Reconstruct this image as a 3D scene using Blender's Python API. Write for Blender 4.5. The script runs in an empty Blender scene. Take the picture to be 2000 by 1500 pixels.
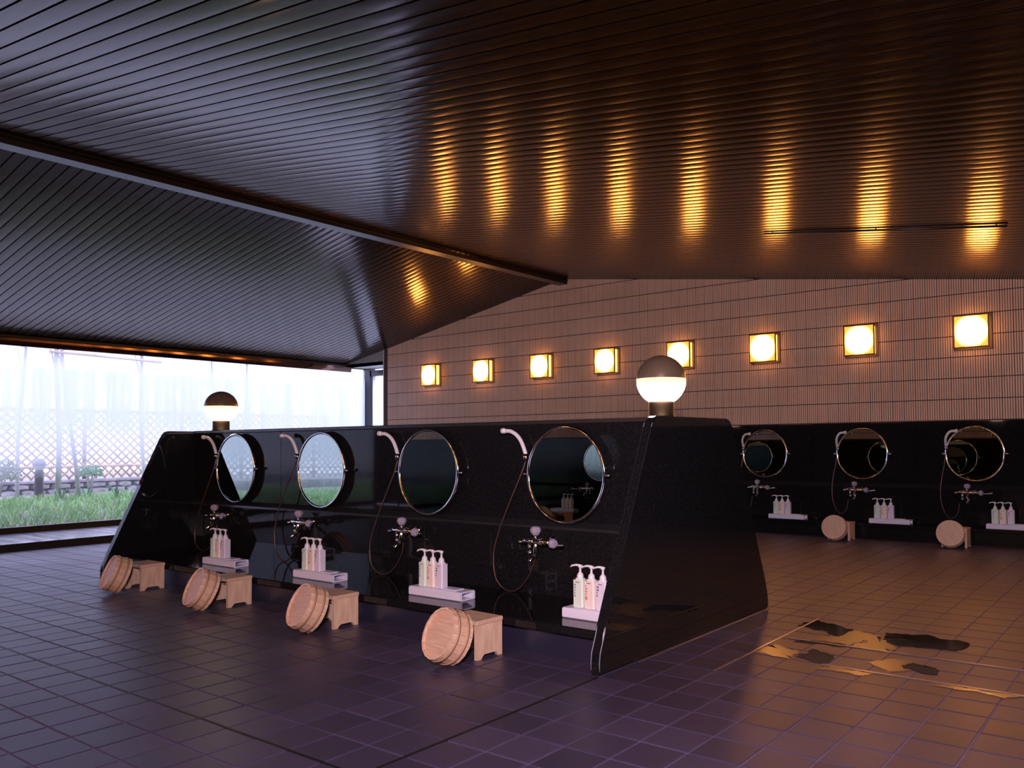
import bpy, bmesh, math, random
from mathutils import Vector, Matrix
random.seed(7)
S = bpy.context.scene
COL = S.collection
PI = math.pi

# ------------------------------------------------------------------ camera
H = 1.05
F, YAW, PITCH, ROLL, CX, CY = 1598.117, .6312, .0348, -.0089, 1139.31, 810.68
fw = Vector((-math.sin(YAW)*math.cos(PITCH), math.cos(YAW)*math.cos(PITCH), math.sin(PITCH)))
r0 = Vector((math.cos(YAW), math.sin(YAW), 0)); u0 = r0.cross(fw)
c_, s_ = math.cos(ROLL), math.sin(ROLL)
rt = c_*r0 + s_*u0; up = -s_*r0 + c_*u0
cam = bpy.data.cameras.new('camera'); camo = bpy.data.objects.new('camera', cam); COL.objects.link(camo)
camo.matrix_world = Matrix(((rt.x, up.x, -fw.x, 0), (rt.y, up.y, -fw.y, 0), (rt.z, up.z, -fw.z, H), (0, 0, 0, 1)))
cam.sensor_fit = 'HORIZONTAL'; cam.sensor_width = 36; cam.lens = F/2000*36
cam.shift_x = (1000-CX)/2000; cam.shift_y = (CY-750)/2000
cam.clip_start = .05; cam.clip_end = 200
S.camera = camo

# ------------------------------------------------------------------ world, exposure
S.view_settings.view_transform = 'Standard'; S.view_settings.look = 'None'
S.view_settings.gamma = 1; S.view_settings.use_curve_mapping = False
S.view_settings.exposure = 0.0
try:
    S.cycles.use_denoising = True; S.cycles.sample_clamp_indirect = 6
    S.cycles.max_bounces = 10; S.cycles.glossy_bounces = 6; S.cycles.transparent_max_bounces = 12
    S.cycles.caustics_reflective = False; S.cycles.caustics_refractive = False
except Exception: pass
W = bpy.data.worlds.new('world'); S.world = W; W.use_nodes = True
bg = W.node_tree.nodes['Background']
SKY = (0.86, 0.83, 1.42); SKY_STRENGTH = 3.5
bg.inputs[0].default_value = (*SKY, 1); bg.inputs[1].default_value = SKY_STRENGTH
LAMP_COL = (1.0, .50, .15); WALL_LAMP = 50.0; GLOBE_LAMP = 18.0

# added fill light beside the camera, brightens stools and far wall
def spot_light(name, loc, to, col, watt, size, angle=None):
    L = bpy.data.lights.new(name, 'AREA'); L.energy = watt; L.color = col; L.size = size; L.shape = 'DISK'
    o = bpy.data.objects.new(name, L); COL.objects.link(o); o.location = loc
    o.rotation_euler = (Vector(to)-Vector(loc)).to_track_quat('-Z', 'Y').to_euler()
    if angle: L.spread = angle
    return o
FILL_LIGHT = spot_light('added_fill_light', (.15, -.25, 1.6), (-2.9, 5.0, .9), (1.0, .77, .84), 160, .25, math.radians(150))

# ------------------------------------------------------------------ helpers
class MB:
    def __init__(s): s.v = []; s.f = []; s.smooth = []
    def add(s, vs, fs, sm=False, M=None):
        b = len(s.v)
        s.v += [tuple(M @ Vector(p)) if M else tuple(p) for p in vs]
        for f in fs: s.f.append([b+i for i in f]); s.smooth.append(sm)
        return s
    def box(s, x0, x1, y0, y1, z0, z1, M=None, ch=0):
        if ch:
            bm = bmesh.new(); bmesh.ops.create_cube(bm, size=1)
            for v in bm.verts: v.co = Vector(((x0+x1)/2+v.co.x*(x1-x0), (y0+y1)/2+v.co.y*(y1-y0), (z0+z1)/2+v.co.z*(z1-z0)))
            bmesh.ops.bevel(bm, geom=bm.edges[:], offset=ch, segments=1, affect='EDGES')
            s.bm(bm, M); return s
        vs = [(x, y, z) for x in (x0, x1) for y in (y0, y1) for z in (z0, z1)]
        return s.add(vs, [(0, 1, 3, 2), (4, 6, 7, 5), (0, 4, 5, 1), (2, 3, 7, 6), (0, 2, 6, 4), (1, 5, 7, 3)], False, M)
    def bm(s, bm, M=None, sm=False):
        bm.verts.index_update()
        s.add([v.co[:] for v in bm.verts], [[v.index for v in f.verts] for f in bm.faces], sm, M); bm.free(); return s
    def prism(s, prof, x0, x1, axis=0, sm=False):
        n = len(prof); P = lambda x, p: ((x, p[0], p[1]), (p[0], x, p[1]), (p[0], p[1], x))[axis]
        vs = [P(x0, p) for p in prof] + [P(x1, p) for p in prof]
        fs = [[i, (i+1) % n, n+(i+1) % n, n+i] for i in range(n)] + [list(range(n))[::-1], list(range(n, 2*n))]
        return s.add(vs, fs, sm)
    def lathe(s, prof, n=24, M=None, closed=False, sm=True):
        vs = []; fs = []
        for i in range(n):
            a = 2*PI*i/n
            for r, z in prof: vs.append((r*math.cos(a), r*math.sin(a), z))
        k = len(prof)
        for i in range(n):
            for j in range(k-1 if not closed else k):
                a, b = i*k+j, i*k+(j+1) % k; c, d = ((i+1) % n)*k+(j+1) % k, ((i+1) % n)*k+j
                fs.append([a, d, c, b])
        return s.add(vs, fs, sm, M)
    def tube(s, pts, r, n=8, M=None, caps=True):
        pts = [Vector(p) for p in pts]; rs = r if isinstance(r, (list, tuple)) else [r]*len(pts)
        vs = []; fs = []; up_ = None
        for i, p in enumerate(pts):
            t = (pts[min(i+1, len(pts)-1)]-pts[max(i-1, 0)]).normalized()
            if up_ is None: up_ = t.orthogonal().normalized()
            else: up_ = (up_ - t*up_.dot(t)).normalized()
            b = t.cross(up_)
            for k in range(n):
                a = 2*PI*k/n; vs.append(tuple(p + (up_*math.cos(a)+b*math.sin(a))*rs[i]))
        for i in range(len(pts)-1):
            for k in range(n):
                fs.append([i*n+k, i*n+(k+1) % n, (i+1)*n+(k+1) % n, (i+1)*n+k])
        if caps: fs += [list(range(n))[::-1], list(range(len(vs)-n, len(vs)))]
        return s.add(vs, fs, True, M)
    def ball(s, c, r, seg=16, rings=10, sx=1, sy=1, sz=1, sm=True, M=None):
        prof = [(max(1e-4, r*math.sin(PI*i/rings)), -r*math.cos(PI*i/rings)) for i in range(rings+1)]
        T = Matrix.Translation(c) @ Matrix.Diagonal((sx, sy, sz, 1))
        if M: T = M @ T
        return s.lathe(prof, seg, T, sm=sm)
    def mesh(s, name, mat):
        me = bpy.data.meshes.new(name); me.from_pydata(s.v, [], s.f)
        me.polygons.foreach_set('use_smooth', s.smooth); me.materials.append(mat); me.update()
        return me
CACHE = {}
def link(name, me, parent=None, loc=None, label=None, kind=None):
    o = bpy.data.objects.new(name, me); COL.objects.link(o)
    if parent: o.parent = parent
    if loc: o.location = loc
    if label: o['label'] = label
    if kind: o['kind'] = kind
    return o
def part(name, fn, mat, parent, key=None, **k):
    if key is None or key not in CACHE:
        me = fn().mesh(name, mat)
        if key: CACHE[key] = me
    else: me = CACHE[key]
    return link(name, me, parent, **k)
def thing(name, label, cat, loc=(0, 0, 0), rz=0, group=None):
    o = bpy.data.objects.new(name, None); COL.objects.link(o); o.empty_display_size = .1
    o.location = loc; o.rotation_euler = (0, 0, rz); o['label'] = label; o['category'] = cat
    if group: o['group'] = group
    return o
def tag(o, label, cat, group=None, kind=None):
    o['label'] = label; o['category'] = cat
    if group: o['group'] = group
    if kind: o['kind'] = kind
    return o
def root(name, label=None, kind='structure'):
    o = bpy.data.objects.new(name, None); COL.objects.link(o); o['kind'] = kind
    if label: o['label'] = label
    return o
def smooth_path(pts, n=6):
    out = []; P = [Vector(p) for p in pts]
    for i in range(len(P)-1):
        a, b, c, d = P[max(i-1, 0)], P[i], P[i+1], P[min(i+2, len(P)-1)]
        for k in range(n):
            t = k/n
            out.append(.5*((2*b)+(-a+c)*t+(2*a-5*b+4*c-d)*t*t+(-a+3*b-3*c+d)*t**3))
    return out+[P[-1]]

# ------------------------------------------------------------------ materials
def mat(name, col=(.5, .5, .5), rough=.5, metal=0, spec=.5, build=None, **kw):
    m = bpy.data.materials.new(name); m.use_nodes = True; nt = m.node_tree; b = nt.nodes['Principled BSDF']
    b.inputs['Base Color'].default_value = (*col, 1); b.inputs['Roughness'].default_value = rough
    b.inputs['Metallic'].default_value = metal; b.inputs['Specular IOR Level'].default_value = spec
    for k, v in kw.items(): b.inputs[k.replace('_', ' ')].default_value = v
    if build: build(nt, b)
    return m
def N(nt, t, **k):
    n = nt.nodes.new(t)
    for a, v in k.items(): setattr(n, a, v)
    return n
def ramp(nt, fac, stops):
    r = N(nt, 'ShaderNodeValToRGB'); e = r.color_ramp.elements
    while len(e) < len(stops): e.new(.5)
    for i, (p, c) in enumerate(stops): e[i].position = p; e[i].color = (*c, 1) if len(c) == 3 else c
    nt.links.new(fac, r.inputs[0]); return r.outputs[0]
def pos(nt, scale=(1, 1, 1), obj=False):
    if obj: src = N(nt, 'ShaderNodeTexCoord').outputs['Object']
    else: src = N(nt, 'ShaderNodeNewGeometry').outputs['Position']
    mp = N(nt, 'ShaderNodeMapping'); mp.inputs['Scale'].default_value = scale
    nt.links.new(src, mp.inputs[0]); return mp.outputs[0]
def noise(nt, vec, scale=5, detail=3, rough=.5):
    n = N(nt, 'ShaderNodeTexNoise'); n.inputs['Scale'].default_value = scale
    n.inputs['Detail'].default_value = detail; n.inputs['Roughness'].default_value = rough
    nt.links.new(vec, n.inputs['Vector']); return n.outputs['Fac']
def bump(nt, b, h, strength=.2, dist=.002):
    n = N(nt, 'ShaderNodeBump'); n.inputs['Strength'].default_value = strength; n.inputs['Distance'].default_value = dist
    nt.links.new(h, n.inputs['Height']); nt.links.new(n.outputs[0], b.inputs['Normal'])
def maprange(nt, v, a, b_, c, d):
    n = N(nt, 'ShaderNodeMapRange')
    for i, x in enumerate((a, b_, c, d)): n.inputs[i+1].default_value = x
    nt.links.new(v, n.inputs[0]); return n.outputs[0]

def b_granite(nt, b):
    p = pos(nt); f = noise(nt, p, 260, 3, .7)
    nt.links.new(ramp(nt, f, [(.35, (.004, .004, .005)), (.58, (.010, .010, .012)), (.70, (.045, .042, .05))]), b.inputs['Base Color'])
M_GRAN = mat('polished_black_granite', (.01, .01, .012), .035, spec=.25, build=b_granite)
M_GRAND = mat('dark_granite_edge', (.02, .02, .024), .22, spec=.5)
M_KICK_SHEEN = mat('kick_stone_painted_reflection', (.018, .018, .042), .28, spec=.6)  # bluish reflection on the kick panel is painted into this base colour
GX, GY, G = -2.1452, 2.0894, .1909
def b_tile(nt, b):
    p = pos(nt)
    sn = N(nt, 'ShaderNodeVectorMath', operation='SUBTRACT'); nt.links.new(p, sn.inputs[0]); sn.inputs[1].default_value = (GX, GY, 0)
    dv = N(nt, 'ShaderNodeVectorMath', operation='SCALE'); nt.links.new(sn.outputs[0], dv.inputs[0]); dv.inputs['Scale'].default_value = 1/G
    fl = N(nt, 'ShaderNodeVectorMath', operation='FLOOR'); nt.links.new(dv.outputs[0], fl.inputs[0])
    wn = N(nt, 'ShaderNodeTexWhiteNoise', noise_dimensions='2D'); nt.links.new(fl.outputs[0], wn.inputs['Vector'])
    f = noise(nt, p, 90, 4, .6); big = noise(nt, p, 1.3, 2)
    nt.links.new(ramp(nt, wn.outputs['Value'], [(0, (.022, .018, .048)), (.5, (.030, .024, .062)), (1, (.042, .033, .082))]), b.inputs['Base Color'])
    a = N(nt, 'ShaderNodeMath', operation='ADD'); nt.links.new(maprange(nt, wn.outputs['Value'], 0, 1, .54, .62), a.inputs[0])
    nt.links.new(maprange(nt, big, .35, .65, -.03, .04), a.inputs[1]); nt.links.new(a.outputs[0], b.inputs['Roughness'])
    bump(nt, b, f, .25, .001)
M_TILE = mat('dark_slate_floor_tile', (.04, .035, .045), .5, spec=1.0, build=b_tile, Coat_Weight=.55, Coat_Roughness=.38, Specular_Tint=(.95, .80, 1, 1))
M_GROUT = mat('floor_grout', (.15, .12, .24), .5, spec=.3)
M_JOINT = mat('black_sealant', (.006, .006, .007), .5)
def b_wtile(nt, b):
    p = pos(nt); f = noise(nt, p, 3, 3)
    nt.links.new(ramp(nt, f, [(.3, (.70, .47, .34)), (.7, (.78, .54, .41))]), b.inputs['Base Color'])
M_WTILE = mat('ribbed_beige_wall_tile', (.45, .34, .29), .45, build=b_wtile)
M_WGROUT = mat('wall_tile_joint', (.05, .032, .03), .8)
def b_ceil(nt, b):
    p = pos(nt, (.6, 9, 9)); f = noise(nt, p, 4, 2)
    nt.links.new(maprange(nt, f, .3, .7, .125, .155), b.inputs['Roughness'])
    g = N(nt, 'ShaderNodeBsdfGlossy'); g.inputs[0].default_value = (.085, .055, .036, 1); g.inputs['Roughness'].default_value = .42
    mx = N(nt, 'ShaderNodeMixShader'); mx.inputs[0].default_value = .38
    nt.links.new(b.outputs[0], mx.inputs[1]); nt.links.new(g.outputs[0], mx.inputs[2]); nt.links.new(mx.outputs[0], nt.nodes['Material Output'].inputs[0])
M_CEIL = mat('bronze_metal_ceiling_plank', (.040, .031, .024), .14, metal=.97, build=b_ceil)
M_GAP = mat('black_ceiling_backing', (.004, .004, .004), .8)
M_BEAM = mat('dark_bronze_beam', (.02, .014, .012), .35, metal=.3)
M_HEAD = mat('bronze_window_header', (.085, .05, .035), .09, metal=.9)
M_FRAME = mat('black_window_frame', (.010, .010, .011), .3)
M_CHROME = mat('chrome', (.80, .78, .80), .08, metal=1)
M_MIRROR = mat('mirror_silver', (.44, .50, .45), 0.0, metal=1)
M_DARKBACK = mat('mirror_back', (.02, .02, .02), .5)
M_WHITEP = mat('white_plastic', (.78, .76, .84), .35)
M_BOX = mat('white_resin_box', (.76, .74, .92), .3)
def b_hose(nt, b):
    w = N(nt, 'ShaderNodeTexWave'); w.inputs['Scale'].default_value = 120; nt.links.new(pos(nt), w.inputs['Vector'])
    bump(nt, b, w.outputs['Fac'], .5, .001)
M_HOSE = mat('bronze_metal_shower_hose', (.11, .06, .05), .3, metal=.7, build=b_hose)
def b_wood(nt, b):
    p = pos(nt, (14, 14, 3), True); f = noise(nt, p, 3, 4, .6)
    nt.links.new(ramp(nt, f, [(.3, (.62, .38, .26)), (.55, (.76, .51, .37)), (.8, (.82, .60, .45))]), b.inputs['Base Color'])
    bump(nt, b, f, .1, .001)
M_WOOD = mat('pale_cypress_wood', (.75, .5, .37), .5, build=b_wood)
def b_wood2(nt, b):
    p = pos(nt, (3, 30, 30), True); f = noise(nt, p, 3, 3, .6)
    nt.links.new(ramp(nt, f, [(.3, (.58, .35, .24)), (.7, (.74, .50, .37))]), b.inputs['Base Color'])
M_WOOD2 = mat('cypress_base_board', (.7, .46, .34), .5, build=b_wood2)
M_HOOP = mat('wooden_hoop', (.48, .27, .18), .5)
M_KNOB = mat('clear_acrylic_knob', (.38, .34, .46), .06, Coat_Weight=.6)
def lamp_front(nt, b):
    out = nt.nodes['Material Output']; em = N(nt, 'ShaderNodeEmission')
    tc = N(nt, 'ShaderNodeTexCoord'); mp = N(nt, 'ShaderNodeMapping'); mp.inputs['Scale'].default_value = (1, 0, 1)
    nt.links.new(tc.outputs['Object'], mp.inputs[0])
    ln = N(nt, 'ShaderNodeVectorMath', operation='LENGTH'); nt.links.new(mp.outputs[0], ln.inputs[0])
    nt.links.new(ramp(nt, ln.outputs['Value'], [(.06, (1.0, .38, .08)), (.13, (1.0, .34, .06)), (.20, (.70, .25, .03))]), em.inputs[0])
    em.inputs[1].default_value = WALL_LAMP
    st = maprange(nt, ln.outputs['Value'], .09, .17, WALL_LAMP, WALL_LAMP*.05); nt.links.new(st, em.inputs[1])
    nt.links.new(em.outputs[0], out.inputs[0])
M_LAMPF = mat('glowing_lamp_front', build=lamp_front)
def emis(name, col, st):
    def f(nt, b):
        e = N(nt, 'ShaderNodeEmission'); e.inputs[0].default_value = (*col, 1); e.inputs[1].default_value = st
        nt.links.new(e.outputs[0], nt.nodes['Material Output'].inputs[0])
    return mat(name, build=f)
M_LAMPS = emis('glowing_amber_lamp_side', (1, .42, .10), 3.4)
M_GLOBE = emis('glowing_globe_glass', (1, .74, .50), GLOBE_LAMP)
M_GLOBER = emis('glowing_globe_ribs', (1, .62, .34), 2.2)
M_LAMPFR = mat('bronze_lamp_frame', (.12, .07, .045), .4, metal=.4)
M_CAP = mat('smoked_globe_cap', (.16, .11, .08), .35, metal=.2)
M_COLLAR = mat('dark_bronze_collar', (.10, .07, .06), .2, metal=.9)
M_LIQ = [mat('pale_green_bottle', (.70, .80, .72), .3), mat('pale_peach_bottle', (.86, .74, .70), .3), mat('pale_lilac_bottle', (.74, .70, .84), .3)]
M_PRINT = [mat('grey_green_print', (.30, .36, .34), .5), mat('red_print', (.75, .22, .16), .5), mat('purple_print', (.22, .14, .30), .5)]
def b_water(nt, b):
    p = pos(nt, (.3, 7, 1)); bump(nt, b, noise(nt, p, 1.2, 3), .6, .05)
M_WATER = mat('bath_water', (.07, .09, .12), .24, spec=.9, build=b_water, IOR=1.6)
M_PUD = mat('dark_puddle_water', (.006, .006, .007), .13, spec=.5)
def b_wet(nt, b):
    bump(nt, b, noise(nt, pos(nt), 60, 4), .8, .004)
M_WET_AMBER = mat('wet_film_painted_reflection', (.16, .065, .018), .32, spec=1.0, build=b_wet, Coat_Weight=1.0, Coat_Roughness=.25)  # wet film; the amber lamp reflection is put into its base colour
M_STEEL = mat('steel_drain_edge', (.42, .38, .44), .28, metal=.9)

def b_glass(nt, b):
    out = nt.nodes['Material Output']
    p = N(nt, 'ShaderNodeNewGeometry').outputs['Position']
    sx = N(nt, 'ShaderNodeSeparateXYZ'); nt.links.new(p, sx.inputs[0])
    clear = N(nt, 'ShaderNodeBsdfTransparent'); clear.inputs[0].default_value = (.95, .97, .97, 1)
    gl = N(nt, 'ShaderNodeBsdfGlossy'); gl.inputs['Roughness'].default_value = 0
    fr = N(nt, 'ShaderNodeFresnel'); fr.inputs[0].default_value = 1.25
    m1 = N(nt, 'ShaderNodeMixShader'); nt.links.new(fr.outputs[0], m1.inputs[0]); nt.links.new(clear.outputs[0], m1.inputs[1]); nt.links.new(gl.outputs[0], m1.inputs[2])
    tr = N(nt, 'ShaderNodeBsdfTranslucent'); tr.inputs[0].default_value = (.70, .75, .74, 1)
    # condensation: more above head height, streaked downwards, clear along the very top
    mp = N(nt, 'ShaderNodeMapping'); mp.inputs['Scale'].default_value = (1, 5, .22); nt.links.new(p, mp.inputs[0])
    st = noise(nt, mp.outputs[0], 1.4, 4, .65)
    yz = N(nt, 'ShaderNodeMath', operation='ADD'); nt.links.new(sx.outputs['Z'], yz.inputs[0])
    nt.links.new(maprange(nt, sx.outputs['Y'], 1.5, 4.6, .38, 0), yz.inputs[1])
    lo = maprange(nt, yz.outputs[0], .66, 1.42, .05, .82)
    hi = maprange(nt, sx.outputs['Z'], 2.08, 2.26, 1, .30)
    mu = N(nt, 'ShaderNodeMath', operation='MULTIPLY'); nt.links.new(lo, mu.inputs[0]); nt.links.new(hi, mu.inputs[1])
    mu2 = N(nt, 'ShaderNodeMath', operation='MULTIPLY', use_clamp=True); nt.links.new(mu.outputs[0], mu2.inputs[0]); nt.links.new(maprange(nt, st, .3, .7, .80, 1.2), mu2.inputs[1])
    m2 = N(nt, 'ShaderNodeMixShader'); nt.links.new(mu2.outputs[0], m2.inputs[0]); nt.links.new(m1.outputs[0], m2.inputs[1]); nt.links.new(tr.outputs[0], m2.inputs[2])
    nt.links.new(m2.outputs[0], out.inputs[0])
M_GLASS = mat('fogged_window_glass', build=b_glass)

# ------------------------------------------------------------------ dimensions
XL, XR = -11.9, 3.1          # window wall, right wall
YF, YB = -2.25, 9.2          # wall behind the camera, ribbed tile wall
RX, RZ = -7.06, 3.397        # ridge
SR, SL = -.1265, .1886
zc = lambda x: RZ+(x-RX)*(SR if x > RX else SL)

def project(P):
    q = Vector(P)-Vector((0, 0, H)); d = q.dot(fw)
    return (CX+F*q.dot(rt)/d, CY-F*q.dot(up)/d, d) if d > .05 else (-9e3, -9e3, d)

# ------------------------------------------------------------------ floor
ISL_X0, ISL_X1 = -7.0623, -2.1451
floor = link('floor', MB().box(-9.72, XR, YF, YB, -.12, -.004).mesh('floor', M_GROUT), kind='structure')
cells = []
i0, i1 = int((-9.70-GX)/G)-1, int((XR-GX)/G)+1
j0, j1 = int((YF-GY)/G)-1, int((YB-GY)/G)+1
for i in range(i0, i1):
    for j in range(j0, j1):
        x0, y0 = GX+i*G, GY+j*G
        ax0, ax1, ay0, ay1 = max(x0, -9.68), min(x0+G, XR), max(y0, YF), min(y0+G, 9.08)
        if ax1-ax0 < .03 or ay1-ay0 < .03: continue
        cx, cy = x0+G/2, y0+G/2
        if ISL_X0+.1 < cx < ISL_X1-.1 and 3.30 < cy < 4.65: continue
        a = [project((x, y, 0)) for x, y in ((x0, y0), (x0+G, y0), (x0+G, y0+G), (x0, y0+G))]
        px = sum(p[0] for p in a)/4; py = sum(p[1] for p in a)/4
        area = 0
        if min(p[2] for p in a) > .1 and 0 <= px <= 2000 and 0 <= py <= 1500:
            area = abs(sum(a[k][0]*a[(k+1) % 4][1]-a[(k+1) % 4][0]*a[k][1] for k in range(4)))/2
        full = abs(ax1-ax0-G) < 1e-6 and abs(ay1-ay0-G) < 1e-6
        cells.append((area if full else 0, ax0, ax1, ay0, ay1))
cells.sort(reverse=True)
def tile_mesh(mb, x0, x1, y0, y1, zt):
    g, c = .0035, .003
    a = [(x0+g, y0+g, -.006), (x1-g, y0+g, -.006), (x1-g, y1-g, -.006), (x0+g, y1-g, -.006)]
    b = [(x0+g, y0+g, zt-.0015), (x1-g, y0+g, zt-.0015), (x1-g, y1-g, zt-.0015), (x0+g, y1-g, zt-.0015)]
    t = [(x0+g+c, y0+g+c, zt), (x1-g-c, y0+g+c, zt), (x1-g-c, y1-g-c, zt), (x0+g+c, y1-g-c, zt)]
    fs = []
    for k in range(4):
        l = (k+1) % 4; fs += [(k, l, 4+l, 4+k), (4+k, 4+l, 8+l, 8+k)]
    fs.append((8, 9, 10, 11)); mb.add(a+b+t, fs)
mb = MB(); tile_mesh(mb, -G/2, G/2, -G/2, G/2, 0); TM = mb.mesh('tile', M_TILE)
for a, x0, x1, y0, y1 in cells[:300]:
    o = link('tile', TM, floor, ((x0+x1)/2, (y0+y1)/2, random.uniform(-.0006, .0003)))
    o.rotation_euler = (random.uniform(-.0035, .0035), random.uniform(-.0035, .0035), 0)
mb = MB()
for a, x0, x1, y0, y1 in cells[300:]: tile_mesh(mb, x0, x1, y0, y1, random.uniform(-.0006, .0003))
link('tile_field', mb.mesh('tile_field', M_TILE), floor, kind='stuff')
mb = MB().box(GX-.006, GX+.006, YF, 3.03, -.004, .0006); link('sealant_joint', mb.mesh('sealant_joint', M_JOINT), floor)
mb = MB().box(-9.68, GX, GY-2*G-.006, GY-2*G+.006, -.004, .0006); link('sealant_joint', mb.mesh('sealant_joint', M_JOINT), floor)

# ------------------------------------------------------------------ ceiling
zb = .05
mb = MB()
mb.prism([(XL-.1, zc(XL-.1)+.012), (RX, RZ+.012), (XR+.1, zc(XR+.1)+.012), (XR+.1, zc(XR+.1)+.2), (RX, RZ+.25), (XL-.1, zc(XL-.1)+.25)], YF-.2, YB+.08, axis=1)
ceiling = link('ceiling', mb.mesh('ceiling', M_GAP), kind='structure')
pitch = .0985
def plank(xa, xb, slope):
    L = math.hypot(xb-xa, (xb-xa)*slope); w = pitch/2-.006
    th = math.atan(slope)
    # trough-edged plank: flat face with turned-up edges
    sag = .0011; prof = [(-w, .012)]+[(-w+2*w*k/7, sag*(k/3.5-1)**2) for k in range(8)]+[(w, .012)]   # faintly bowed strips
    mb = MB().prism(prof, 0, L, axis=0)
    return mb, th
pr, thr = plank(RX+.05, XR, SR); pl, thl = plank(XL+.03, RX-.05, SL)
PR, PL = pr.mesh('plank', M_CEIL), pl.mesh('plank', M_CEIL)
y = YB-.02-pitch/2; n = 0
while y > YF+.05:
    o = link('plank', PR, ceiling, (RX+.05, y, zc(RX+.05))); o.rotation_euler = (random.uniform(-.002, .002), -thr, 0)
    o = link('plank', PL, ceiling, (XL+.03, y, zc(XL+.03))); o.rotation_euler = (random.uniform(-.002, .002), -thl, 0)
    y -= pitch; n += 1
beam = link('trim_1', MB().prism([(RX-.075, zc(RX-.075)+.01), (RX-.075, RZ-.085), (RX+.075, RZ-.085), (RX+.075, zc(RX+.075)+.01)], YF, YB-.002, axis=1).mesh('trim_1', M_BEAM), kind='structure')
for sx in (-1, 1):
    link('beam_lip', MB().box(RX+sx*.078-.012, RX+sx*.078+.012, YF, YB-.002, RZ-.042, RZ-.024).mesh('beam_lip', M_HEAD), beam)
# thin rail on the right slope
mb = MB(); a = Vector((-2.877, 6.62, zc(-2.877)-.012)); b = Vector((-.988, 6.645, zc(-.988)-.012))
mb.tube([a, b], .009, 8)
for k in (.04, .5, .96):
    p = a.lerp(b, k); mb.tube([p, p+Vector((0, 0, .02))], .006, 6)
tag(link('ceiling_rail', mb.mesh('ceiling_rail', M_BEAM)), 'thin dark rail fixed across the ceiling above the wall lamps', 'rail')

# ------------------------------------------------------------------ ribbed tile wall (far)
WX0 = -10.91
DZ = 1.25
wall_back = link('wall_back', MB().prism([(WX0, 0), (XR+.1, 0), (XR+.1, zc(XR+.1)+.02), (RX, RZ+.02), (WX0, zc(WX0)+.02)], YB+.004, YB+.30, axis=1).mesh('wall_back', M_WGROUT), kind='structure')
CH, TW, RB = .22, .12, 5
def rib_tile(mb, x0, x1, z0, z1, y, zt=None, outward=-1):
    """one ribbed tile: RB rounded ribs"""
    n = max(1, round((x1-x0)/(TW/RB))); w = (x1-x0-.002)/n
    tops = zt or (lambda x: z1)
    for k in range(n):
        a = x0+.001+k*w
        xs = [(a+.0022, 0), (a+.005, .006), (a+w-.005, .006), (a+w-.0022, 0)]
        vs = [(x, y+outward*d, z0+.0045) for x, d in xs]+[(x, y+outward*d, min(z1-.0045, tops(x)-.002)) for x, d in xs]
        if vs[4][2] <= vs[0][2]+.004: continue
        mb.add(vs, [(0, 1, 5, 4), (1, 2, 6, 5), (2, 3, 7, 6), (4, 5, 6, 7), (3, 2, 1, 0)])
mb = MB(); rib_tile(mb, -TW/2, TW/2, 0, CH, 0); WT = mb.mesh('tile', M_WTILE)
wt = []
zs = [DZ+.008+CH*k for k in range(11)]
x = XR
while x-TW > WX0-.01:
    for z in zs:
        if z < max(zc(x), zc(x-TW)): wt.append((x-TW, x, z))
    x -= TW
def vis(t):
    p = project(((t[0]+t[1])/2, YB, t[2]+CH/2)); ok = 0 < p[0] < 2000 and min(zc(t[0]), zc(t[1])) > t[2]+CH
    return -p[0] if ok else 1e6
wt.sort(key=vis)
for t in wt[:300]: link('tile', WT, wall_back, ((t[0]+t[1])/2, YB+.004, t[2]))
mb = MB()
for t in wt[300:]: rib_tile(mb, t[0], t[1], t[2], t[2]+CH, YB+.004, zc)
link('tile_field', mb.mesh('tile_field', M_WTILE), wall_back, kind='stuff')

def dado(root_, x0, x1, yw, sgn, seams, zt=DZ, counter=.30):
    """granite dado with ledge, lower face and counter, facing sgn in y, wall plane at yw"""
    Y = lambda d: yw+sgn*d
    xs = [x0]+[s for s in seams if x0+.05 < s < x1-.05]+[x1]
    for a, b in zip(xs[:-1], xs[1:]):
        part('granite_panel', lambda: MB().prism([(Y(0), .585), (Y(.042), .585), (Y(.0465), zt-.002), (Y(.0445), zt), (Y(0), zt)], a+.0015, b-.0015), M_GRAN, root_)
        m_ = (a+b)/2
        for c, d in ((a, m_), (m_, b)):
            part('granite_panel', lambda: MB().box(c+.0015, d-.0015, *sorted((Y(0), Y(.10))), .13, .545, ch=.002), M_GRAN, root_)
    part('ledge', lambda: MB().prism([(Y(0), .545), (Y(.105), .545), (Y(.045), .585), (Y(0), .585)], x0, x1), M_GRAND, root_)
    part('counter', lambda: MB().box(x0, x1, *sorted((Y(.02), Y(counter))), .135, .172, ch=.004), M_GRAN, root_)
    part('kick_panel', lambda: MB().box(x0, x1, *sorted((Y(.02), Y(counter-.05))), 0, .135), M_GRAN, root_)
SP = 1.1428
WM = [-9.7157+SP*k for k in range(0, 12)]
seamsW = [m+.57 for m in WM]
dado(wall_back, WX0, XR, YB+.002, -1, seamsW, DZ, .32)
part('wall_end', lambda: MB().box(WX0-.02, WX0+.001, YB-.004, YB+.30, 0, zc(WX0)), M_WTILE, wall_back)

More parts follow.
